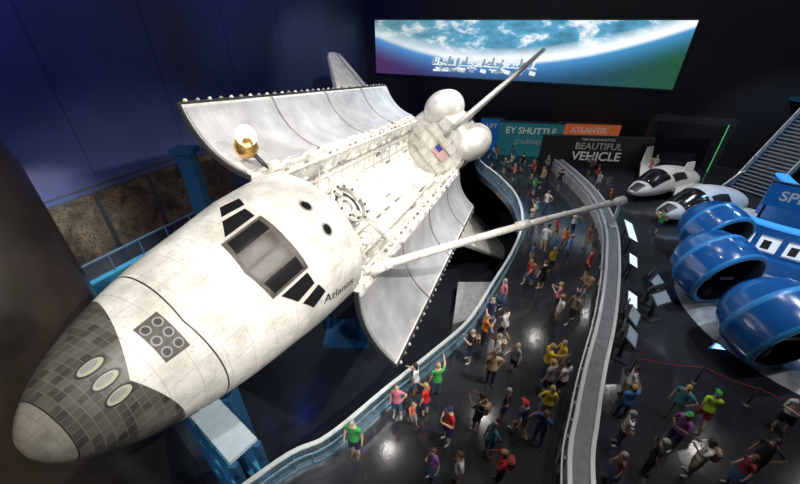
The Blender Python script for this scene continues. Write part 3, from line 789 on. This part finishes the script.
for a,b in zip(st,st[1:]):
    g.tube([(a[0]+(b[0]-a[0])*t,a[1]+(b[1]-a[1])*t,.88-.1*4*t*(1-t)) for t in[i/8 for i in range(9)]],.012,M_rope,6)
g.obj('rope_barrier')

# ------------------------------------------------------------------ ceiling rig
g=Geo()
for y in(0,12,24,36):
    for dz in(0,.5): g.beam((-14,y,18.6+dz),(30,y,18.6+dz),.08,.08,M_dk)
    for i in range(44): g.beam((-14+i,y,18.6+(i%2)*.5),(-13+i,y,18.6+((i+1)%2)*.5),.05,.05,M_dk)
    for x in(-12,8,28): g.beam((x,y,19.1),(x,y,ZC),.06,.06,M_dk)
g.obj('ceiling_truss')
# recessed ceiling downlights (seen mirrored in the polished floor)
M_dl=mat('downlight_lens',(.8,.8,.8),.4,emis=(1,.96,.9),estr=220)
g=Geo()
for x,y in((33,25),(11.4,28.5),(24,34),(18,12),(8,20),(26,17),(2,32),(13,38),(30,8),(22,24),(16,30),(-7,20),(-1,17),(6,12),(-2,24),(34,14)):
    g.rev([(0,0),(.20,0)],M_dl,20,Matrix.Translation((x,y,20.7))); g.rev([(.20,-.01),(.28,-.05),(.30,.3),(.2,.3)],M_dk,20,Matrix.Translation((x,y,20.7)))
g.obj('ceiling_downlights')

# ------------------------------------------------------------------ people
def mp(n,c,r=.7): return mat(n,c,r)
SKIN=[mp('skin_fair',(.62,.38,.27),.5),mp('skin_tan',(.42,.24,.15),.5),mp('skin_brown',(.18,.09,.055),.5),mp('skin_light',(.70,.46,.35),.5)]
HAIR=[mp('hair_dark',(.02,.015,.012),.5),mp('hair_brown',(.09,.045,.02),.5),mp('hair_blond',(.42,.28,.12),.5),mp('hair_grey',(.3,.29,.28),.5)]
def skinmesh(verts,edges,radii,roots,sub=2):
    me=bpy.data.meshes.new('sk'); me.from_pydata(verts,edges,[]); o=bpy.data.objects.new('sk',me); SC.collection.objects.link(o)
    m=o.modifiers.new('s','SKIN'); m.use_smooth_shade=True
    d=me.skin_vertices[0].data
    for i,r in enumerate(radii):
        d[i].radius=r if isinstance(r,tuple) else (r,r); d[i].use_root=(i in roots)
    s=o.modifiers.new('u','SUBSURF'); s.levels=sub
    bpy.context.view_layer.update()
    out=bpy.data.meshes.new_from_object(o.evaluated_get(bpy.context.evaluated_depsgraph_get()))
    bpy.data.objects.remove(o); return out
def person(name,arms,legs,lean=0,longhair=False,skirt=False,shorts=True,cap=False,pack=False,headyaw=0,female=False,headtilt=0):
    """faces -Y. slots: 0 skin 1 shirt 2 bottoms 3 hair 4 shoes 5 dark(eyes) 6 accessory"""
    sw=.17 if female else .195
    J={'pel':(0,0,.93),'wai':(0,-.01+lean*.3,1.08),'che':(0,lean*.7,1.27),'uch':(0,lean,1.40),'nk':(0,lean-.005,1.49),'nt':(0,lean-.02,1.56)}
    V=[];Rr=[];E=[];idx={}
    def av(k,c,r): idx[k]=len(V); V.append(c); Rr.append(r)
    av('pel',J['pel'],(.15,.115) if not female else (.155,.12)); av('wai',J['wai'],(.13,.10) if not female else (.115,.09)); av('che',J['che'],(.155,.115) if not female else (.135,.115)); av('uch',J['uch'],(.12,.085)); av('nk',J['nk'],.058); av('nt',J['nt'],.052)
    E+=[(0,1),(1,2),(2,3),(3,4),(4,5)]
    bones=[('t','pel','wai'),('t','wai','che'),('t','che','uch'),('n','nk','nt')]
    for s,sd in((1,'L'),(-1,'R')):
        el,wr=arms[0 if s>0 else 1]
        shp=Vector((s*sw,lean,1.405)); elp=shp+Vector((s*el[0],el[1],el[2])); wrp=elp+Vector((s*wr[0],wr[1],wr[2])); hd=(wrp-elp).normalized(); plm=wrp+hd*.07
        av('sh'+sd,tuple(shp),.062 if not female else .052); av('um'+sd,tuple(shp.lerp(elp,.5)),.05 if not female else .042); av('el'+sd,tuple(elp),.04); av('fm'+sd,tuple(elp.lerp(wrp,.4)),.038); av('wr'+sd,tuple(wrp),.026); av('pa'+sd,tuple(plm),(.040,.022))
        E+=[(idx['uch'],idx['sh'+sd]),(idx['sh'+sd],idx['um'+sd]),(idx['um'+sd],idx['el'+sd]),(idx['el'+sd],idx['fm'+sd]),(idx['fm'+sd],idx['wr'+sd]),(idx['wr'+sd],idx['pa'+sd])]
        bones+=[('t','uch','sh'+sd),('ua','sh'+sd,'el'+sd),('fa','el'+sd,'wr'+sd),('h','wr'+sd,'pa'+sd)]
        kn,an=legs[0 if s>0 else 1]
        hp=Vector((s*.09,0,.86)); knp=Vector((s*.10+kn[0],kn[1],.49+kn[2])); anp=Vector((s*.10+an[0],an[1],.085+an[2]))
        av('hp'+sd,tuple(hp),.092); av('th'+sd,tuple(hp.lerp(knp,.5)),.078); av('kn'+sd,tuple(knp),.056); av('cf'+sd,tuple(knp.lerp(anp,.35)),.055); av('an'+sd,tuple(anp),.038); av('ft'+sd,(anp.x+s*.01,anp.y-.08,anp.z-.04),(.042,.035)); av('to'+sd,(anp.x+s*.02,anp.y-.17,anp.z-.055),(.038,.024))
        E+=[(idx['pel'],idx['hp'+sd])]+[(idx[a+sd],idx[b+sd]) for a,b in(('hp','th'),('th','kn'),('kn','cf'),('cf','an'),('an','ft'),('ft','to'))]
        bones+=[('th','hp'+sd,'kn'+sd),('ca','kn'+sd,'an'+sd),('f','an'+sd,'to'+sd)]
    body=skinmesh(V,E,Rr,{0})
    bseg=[(t,Vector(V[idx[a]]),Vector(V[idx[b]])) for t,a,b in bones]
    def slot(p):
        best=None
        for t,a,b in bseg:
            d=b-a; u=max(0,min(1,(p-a).dot(d)/d.dot(d))); q=(p-(a+d*u)).length
            if t=='t': q-=.06
            if best is None or q<best[0]: best=(q,t,u)
        _,t,u=best
        if t=='t': return 2 if p.z<.98 else (1 if p.z<1.475 else 0)
        if t=='n' or t=='h': return 0
        if t=='ua': return 1 if u<.62 else 0
        if t=='fa': return 0
        if t=='th': return 2 if (not shorts or u<.92) else 0
        if t=='ca': return (2 if u<.93 else 4) if not shorts else (0 if u<.88 else 4)
        return 4
    bm=bmesh.new(); bm.from_mesh(body)
    for f in bm.faces: f.material_index=slot(f.calc_center_median()); f.smooth=True
    fv=[];fe=[];fr=[];roots=set()
    for s,sd in((1,'L'),(-1,'R')):
        wr=Vector(V[idx['wr'+sd]]);pa=Vector(V[idx['pa'+sd]]); d=(pa-wr).normalized()
        side=d.cross(Vector((s,0,0)))
        if side.length<.2: side=Vector((0,-1,0))
        side.normalize()
        if side.y>0: side=-side
        pn=d.cross(side).normalized()
        if pn.dot(Vector((-s,0,0)))<0: pn=-pn
        for k,(off,ln) in enumerate(((.027,.072),(.009,.080),(-.009,.075),(-.026,.060))):
            b0=pa+side*off-d*.02; roots.add(len(fv)); st=len(fv)
            fv+= [b0,b0+d*.035,b0+d*(.035+ln*.45)+pn*.010,b0+d*(.035+ln*.85)+pn*.030]; fr+=[.010,.0095,.0085,.007]
            fe+=[(st,st+1),(st+1,st+2),(st+2,st+3)]
        b0=wr+d*.03+side*.02; st=len(fv); roots.add(st)
        fv+=[b0,b0+side*.030+d*.022,b0+side*.042+d*.05+pn*.012]; fr+=[.012,.011,.008]; fe+=[(st,st+1),(st+1,st+2)]
    fm=skinmesh([tuple(v) for v in fv],fe,fr,roots,1)
    n0=len(bm.faces); bm.from_mesh(fm); bm.faces.ensure_lookup_table()
    for f in bm.faces[n0:]: f.material_index=0; f.smooth=True
    hc=Vector((0,lean-.035,1.635)); HM=Matrix.Translation(hc)@Matrix.Rotation(headyaw,4,'Z')@Matrix.Rotation(headtilt,4,'X')
    def sph(c,r,mi,u=16,v=12,fn=None,keep=None):
        ret=bmesh.ops.create_uvsphere(bm,u_segments=u,v_segments=v,radius=1)
        vs=ret['verts']; fs=set(f for q in vs for f in q.link_faces)
        for q in vs:
            p=Vector((q.co.x*r[0],q.co.y*r[1],q.co.z*r[2]))
            if fn: p=fn(p)
            q.co=HM@(p+Vector(c))
        for f in fs: f.material_index=mi; f.smooth=True
        if keep:
            inv=HM.inverted(); kill=[f for f in fs if not keep(inv@f.calc_center_median())]
            bmesh.ops.delete(bm,geom=kill,context='FACES')
    def hf(p):
        z=p.z/.115
        if z<0: p.x*=1+.28*z; p.y*= (1+.12*z) if p.y<0 else (1+.30*z)
        return p
    sph((0,0,0),(.076,.096,.115),0,20,16,hf)
    sph((0,-.100,-.022),(.013,.020,.022),0,8,6)
    for s in(1,-1):
        sph((s*.030,-.088,.006),(.012,.008,.008),5,8,6)
        sph((s*.030,-.090,.028),(.018,.008,.004),3,8,6)
        sph((s*.077,.008,-.008),(.010,.020,.030),0,8,6)
    sph((0,-.086,-.060),(.024,.010,.007),0,8,6)
    sph((0,-.089,-.059),(.020,.008,.003),5,8,6)
    def hk(p):
        if longhair: return not (p.y<-.035 and p.z<.05)
        return p.z>.045 or (p.y>.0 and p.z>-.05)
    sph((0,.008,.012),(.086,.103,.118),3,20,16,None,hk)
    if longhair: sph((0,.070,-.09),(.075,.045,.15),3,14,10)
    if cap:
        sph((0,0,.035),(.092,.108,.10),6,18,12,None,lambda p:p.z>.035)
        sph((0,-.12,.045),(.07,.07,.010),6,12,6)
    def addgeo(vs,fs,mi,sm=True):
        q=[bm.verts.new(v) for v in vs]
        for f in fs:
            try: ff=bm.faces.new([q[i] for i in f]); ff.material_index=mi; ff.smooth=sm
            except Exception: pass
    def tubeloft(rows,mi,n=20):
        vs=[];fs=[]
        for z,rx,ry,cy in rows:
            for k in range(n): a=2*math.pi*k/n; vs.append((rx*math.cos(a),cy+ry*math.sin(a),z))
        for i in range(len(rows)-1):
            for k in range(n): fs.append((i*n+k,i*n+(k+1)%n,(i+1)*n+(k+1)%n,(i+1)*n+k))
        addgeo(vs,fs,mi)
    tubeloft([(1.12,.135,.108,lean*.35),(1.02,.158,.125,0),(.90,.178,.140,0)],1)
    if skirt: tubeloft([(.98,.165,.13,0),(.8,.205,.17,0),(.56,.25,.21,0)],2)
    elif shorts:
        for s,sd in((1,'L'),(-1,'R')):
            hp=Vector(V[idx['hp'+sd]]);kn=Vector(V[idx['kn'+sd]]); vs=[];fs=[];n=14
            for i,(t,r) in enumerate(((0,.10),(.5,.098),(.95,.092))):
                c=hp.lerp(kn,t)
                for k in range(n): a=2*math.pi*k/n; vs.append((c.x+r*math.cos(a),c.y+r*math.sin(a),c.z))
            for i in range(2):
                for k in range(n): fs.append((i*n+k,i*n+(k+1)%n,(i+1)*n+(k+1)%n,(i+1)*n+k))
            addgeo(vs,fs,2)
    if pack:
        ret=bmesh.ops.create_cube(bm,size=1,matrix=Matrix.Translation((0,lean*.7+.20,1.22))@Matrix.Diagonal((.28,.16,.40,1)))
        es=list({e for v in ret['verts'] for e in v.link_edges})
        for f in {f for v in ret['verts'] for f in v.link_faces}: f.material_index=6
        bmesh.ops.bevel(bm,geom=es,offset=.04,segments=2,affect='EDGES')
        for s in(1,-1):
            pts=[Vector((s*.11,lean+.12,1.38)),Vector((s*.12,lean,1.475)),Vector((s*.12,lean-.12,1.36)),Vector((s*.13,lean*.5-.10,1.15)),Vector((s*.14,.10,1.08))]
            vs=[];fs=[]
            for p in pts: vs+=[p+Vector((-.02,0,0)),p+Vector((.02,0,0)),p+Vector((.02,0,.012)),p+Vector((-.02,0,.012))]
            for i in range(4):
                for k in range(4): fs.append((i*4+k,i*4+(k+1)%4,i*4+4+(k+1)%4,i*4+4+k))
            addgeo(vs,fs,6)
    me=bpy.data.meshes.new(name); bm.to_mesh(me); bm.free()
    mz=min(v.co.z for v in me.vertices)
    for v in me.vertices: v.co.z-=mz
    for i in range(7): me.materials.append(SKIN[0])
    return me
DN=((.05,.02,-.28),(.02,-.06,-.24)); DN2=((.07,.03,-.27),(.0,-.10,-.22))
UP=((.10,-.18,.06),(.02,-.22,.10)); CAM=((.06,-.16,-.20),(-.10,-.15,.17)); HIP=((.17,.06,-.20),(-.12,-.04,-.19)); FWD=((.04,-.12,-.24),(-.02,-.22,.03)); SWF=((.04,-.12,-.25),(.0,-.14,-.19)); SWB=((.05,.14,-.25),(.02,.02,-.24)); FOLD=((.08,-.05,-.27),(-.17,-.17,.04))
ST=((0,-.02,0),(0,0,0))
S0=(ST,((.0,-.01,0),(.02,.02,0))); S1=(((.03,-.06,0),(.06,-.04,0)),ST)
WK=(((0,-.16,.01),(0,-.22,0)),((0,.02,-.01),(0,.26,.05))); WK2=(((0,.04,-.01),(0,.24,.05)),((0,-.15,.01),(0,-.20,0)))
TM=[person('man_standing',(DN,DN2),S0,shorts=True),
    person('man_walking',(SWB,SWF),WK,shorts=True,lean=-.03,cap=True),
    person('man_pointing',(DN,UP),S1,shorts=False,headyaw=.3,headtilt=-.15),
    person('man_photographing',(CAM,CAM),S1,shorts=True,pack=True,headtilt=-.1),
    person('man_hands_on_hips',(HIP,DN),S0,shorts=False),
    person('man_folded',(FOLD,FOLD),S1,shorts=True,cap=True,headtilt=-.2)]
TW=[person('woman_standing',(DN,FWD),S0,longhair=True,female=True,shorts=True),
    person('woman_walking',(SWF,SWB),WK2,longhair=True,female=True,shorts=True,lean=-.02,pack=True),
    person('woman_skirt',(DN,DN2),S1,longhair=True,female=True,shorts=False,skirt=True),
    person('woman_photographing',(CAM,CAM),S0,longhair=True,female=True,shorts=False,headtilt=-.15),
    person('woman_hip',(HIP,DN),S1,longhair=True,female=True,shorts=True,headyaw=.5)]
COL={}
def cm(n,c):
    if n not in COL: COL[n]=mp('cloth_'+n,c,.8)
    return COL[n]
CC=dict(green=(.05,.34,.08),pink=(.65,.18,.28),white=(.65,.65,.65),red=(.55,.02,.03),purple=(.22,.07,.30),black=(.015,.015,.02),teal=(.05,.22,.27),tan=(.40,.30,.18),dblue=(.02,.06,.22),yellow=(.72,.54,.02),orange=(.65,.18,.02),grey=(.22,.23,.25),blue=(.05,.18,.50),brown=(.20,.10,.06),lime=(.38,.68,.05),lblue=(.22,.42,.62),maroon=(.25,.02,.05),navy=(.02,.03,.10),khaki=(.30,.24,.15),denim=(.05,.09,.20),coral=(.65,.17,.10))
def stripes():
    m,nt,b=nmat('cloth_striped'); tc=nt.nodes.new('ShaderNodeTexCoord'); sx=nt.nodes.new('ShaderNodeSeparateXYZ'); nt.links.new(tc.outputs['Object'],sx.inputs[0])
    f=math_node(nt,'GREATER_THAN',math_node(nt,'FRACT',math_node(nt,'MULTIPLY',sx.outputs[2],12)),.5)
    nt.links.new(mix(nt,f,(.75,.75,.75),(.02,.02,.02)),b.inputs['Base Color']); b.inputs['Roughness'].default_value=.8; return m
COL['striped']=stripes()
M_shoe=[mp('shoe_white',(.6,.6,.6)),mp('shoe_black',(.03,.03,.03)),mp('shoe_brown',(.2,.1,.05))]
M_eye=mp('eye_dark',(.02,.015,.015),.3)
rp=random.Random(11)
def place(x,y,shirt,kind=None,pose=None,yaw=None,scale=None,bottom=None,acc=None,z=0):
    kind=kind or rp.choice('mw'); T=TM if kind in'm' else TW
    if kind=='c': T=TM if rp.random()<.5 else TW
    me=T[(pose if pose is not None else rp.randrange(len(T)))%len(T)]
    o=add({'m':'man','w':'woman','c':'child'}[kind],me)
    o.location=(x,y,z)
    if yaw is None:
        yaw=rp.uniform(-math.pi,math.pi)
        if rp.random()<.5: yaw=math.radians(-110+rp.uniform(-50,50))
    o.rotation_euler=(0,0,yaw)
    s=scale or ({'m':1.03,'w':.95,'c':.70}[kind]*rp.uniform(.95,1.02)); o.scale=(s,s,s)
    ms=[rp.choice(SKIN),cm(shirt,CC.get(shirt,(.5,.5,.5))),None,rp.choice(HAIR),rp.choice(M_shoe),M_eye,None]
    b=bottom or rp.choice(['khaki','denim','black','navy','grey','denim','tan','black']); ms[2]=cm(b,CC[b]); a=acc or rp.choice(['black','red','navy','khaki','green']); ms[6]=cm(a,CC[a])
    for i,m in enumerate(ms):
        o.material_slots[i].link='OBJECT'; o.material_slots[i].material=m
    return o
PP=[(-1.37,5.9,'green','m'),(-.1,7.2,'pink','w'),(.55,8.0,'white','w'),(.4,6.9,'coral','c'),(.85,7.2,'red','w'),(1.3,7.95,'green','m'),(1.52,6.35,'red','m'),(.95,5.2,'purple','w'),(1.65,5.05,'white','m'),
(2.55,6.75,'black','m'),(2.75,5.95,'teal','w'),(2.85,5.1,'red','m'),(3.3,8.4,'tan','m'),(3.75,9.35,'white','w'),(4.3,8.95,'grey','w'),(3.5,7.1,'black','w'),(3.85,6.5,'navy','m'),(4.35,6.25,'dblue','m'),(4.85,7.1,'yellow','w'),(5.7,8.0,'white','m'),(5.4,8.75,'yellow','m'),(6.0,9.0,'yellow','w'),(5.2,8.0,'grey','m'),
(2.75,9.5,'black','m'),(3.45,10.4,'orange','w'),(3.85,11.3,'navy','m'),(4.75,12.6,'pink','w'),(6.5,14.3,'red','w'),(7.2,12.4,'pink','w'),(6.85,11.4,'white','m'),(8.7,13.0,'brown','m'),(9.7,14.9,'red','m'),(8.15,12.3,'grey','w'),(9.2,16.3,'blue','m'),(9.5,17.5,'orange','w'),(7.95,15.3,'yellow','w'),(8.3,17.3,'white','m'),(8.4,20.0,'grey','m'),(9.1,21.2,'lblue','w'),(10.1,22.2,'white','m'),
(8.8,28.7,'navy','m'),(9.9,30.6,'white','w'),(10.7,30,'black','m'),(11.2,28.6,'red','w'),(8.4,31.3,'teal','m'),(11.3,26.6,'tan','m'),(12.7,29.5,'grey','m'),(9.4,27.8,'coral','w'),(12.5,26.2,'black','m'),(10.7,19.2,'white','m'),(10.9,17.6,'brown','w'),(7.6,11.6,'khaki','m'),(7.0,13.9,'black','m'),(4.3,10.55,'white','m'),(7.35,16.4,'blue','c'),(9.5,18.7,'maroon','m'),(10.2,25.1,'green','w'),
(9.0,32.6,'orange','w'),(10.4,32.4,'blue','m'),
(7.45,7.1,'blue','m'),(8.0,7.9,'white','w'),(6.9,6.2,'striped','m'),(6.1,5.1,'brown','w'),(7.3,5.4,'black','m'),(9.15,7.1,'teal','m'),(8.5,6.15,'purple','m'),(9.9,6.85,'lime','m'),(8.6,5.35,'white','m'),(9.5,5.0,'maroon','w'),(10.4,5.4,'black','m'),(12.4,6.7,'white','m'),
(15.9,27.2,'red','m'),(15.4,25.9,'white','w'),(16.4,29.3,'grey','m'),(16.1,19.3,'green','m'),(15.2,23.6,'orange','c'),(22,29.6,'white','m'),(21.2,28.9,'red','w'),(23.5,19.2,'white','m')]
for i,(x,y,c,k) in enumerate(PP):
    kw={}
    if c=='lime': kw=dict(pose=1,acc='green',bottom='red',yaw=math.radians(150))
    if i==0: kw=dict(pose=0)
    place(x,y,c,k,**kw)

# ------------------------------------------------------------------ lighting
def spot(name,loc,tgt,W_,col,ang=60,blend=.6,size=.35):
    l=bpy.data.lights.new(name,'SPOT'); l.energy=W_; l.color=col; l.spot_size=math.radians(ang); l.spot_blend=blend; l.shadow_soft_size=size
    o=bpy.data.objects.new(name,l); SC.collection.objects.link(o); o.location=loc
    o.rotation_euler=(Vector(tgt)-Vector(loc)).to_track_quat('-Z','Y').to_euler(); return o
def fixture(loc,tgt):
    g=Geo(); d=(Vector(tgt)-Vector(loc)).normalized(); l=Vector(loc)-d*.25
    M=Matrix.Translation(l)@d.to_track_quat('Z','Y').to_matrix().to_4x4()
    g.rev([(0,-.35),(.2,-.3),(.24,-.05),(.26,.12),(.24,.12),(.2,-.02),(0,-.05)],M_dk,20,M)
    g.tube([l,(l.x,l.y,ZC)],.03,M_dk,6); g.obj('spotlight_fixture')
WM=(1,.965,.90)
KEY=[((4,-6,18),(-5,7,5),10500,WM,50),((12,4,18.5),(-2,13,4),16000,WM,50),((14,16,18.5),(1,22,3.5),18500,WM,50),((7,32,18.5),(2,29,3),6500,(.97,.97,1),60),((-9,12,18.5),(-2,18,4),9000,WM,60),((-3,-2,18.5),(-4,9,5),6500,WM,45),((16,26,18.5),(4,30,4),12500,WM,40),((2,22,18.5),(-4,34,9),5500,WM,45),((-1,12,18.5),(-5,21,6),5000,(.95,.97,1),45)]
for i,(l,t,w,c,a) in enumerate(KEY): spot('key_spot',l,t,w,c,a,size=.22); fixture(l,t)
for l,t,w,c,a in [((6,6,18.5),(3.5,8,0),2600,(1,.96,.9),60),((10,16,18.5),(9,17,0),2300,(1,.97,.95),60),((12,28,18.5),(11,27,0),2000,(.9,.95,1),60),((12,6,18.5),(10,7,0),2600,(1,.97,.93),50),((20,24,18.5),(20,23,0),5200,(.95,.97,1),50),((16,10,18.5),(17,13,0),6500,(.8,.9,1),48),((24,18,18.5),(30,27,3),5500,(.75,.85,1),45)]:
    spot('gallery_spot',l,t,w,c,a,size=.22); fixture(l,t)
for l,t,w,c,a in [((-11,26,19.5),(-14,36,12),3000,(.12,.18,1),120),((-15,10,19.5),(-21,16,13),3800,(.13,.18,1),120),((-12,-2,17),(-21,4,12),1600,(.15,.2,1),110),((-14,14,6),(-20,17,0),1200,(1,.85,.7),80),((26,20,12),(21,17,2),2200,(.2,.5,1),70),((-3,2,-2),(-6,8,-7),700,(.4,.7,1),110),((-13,16,6),(-17,14,-1),1600,(.45,.8,1),90),((3,14,-3),(0,14,-7),500,(.7,.85,1),120),((-6,-2,13),(-12,3,2),1500,(1,.75,.45),50),((8,16,9),(3.9,22.5,-3.5),3000,(1,.97,.92),45)]:
    spot('accent_spot',l,t,w,c,a)
w=bpy.data.worlds.new('World'); SC.world=w; w.use_nodes=True; w.node_tree.nodes['Background'].inputs[0].default_value=(.05,.07,.12,1); w.node_tree.nodes['Background'].inputs[1].default_value=.3
# ------------------------------------------------------------------ camera
cam=bpy.data.cameras.new('Camera'); cam.lens=16.02; cam.sensor_width=36; cam.clip_end=300
co=bpy.data.objects.new('Camera',cam); SC.collection.objects.link(co); co.location=(0,0,H); co.rotation_euler=(math.radians(90-32),0,0)
SC.camera=co
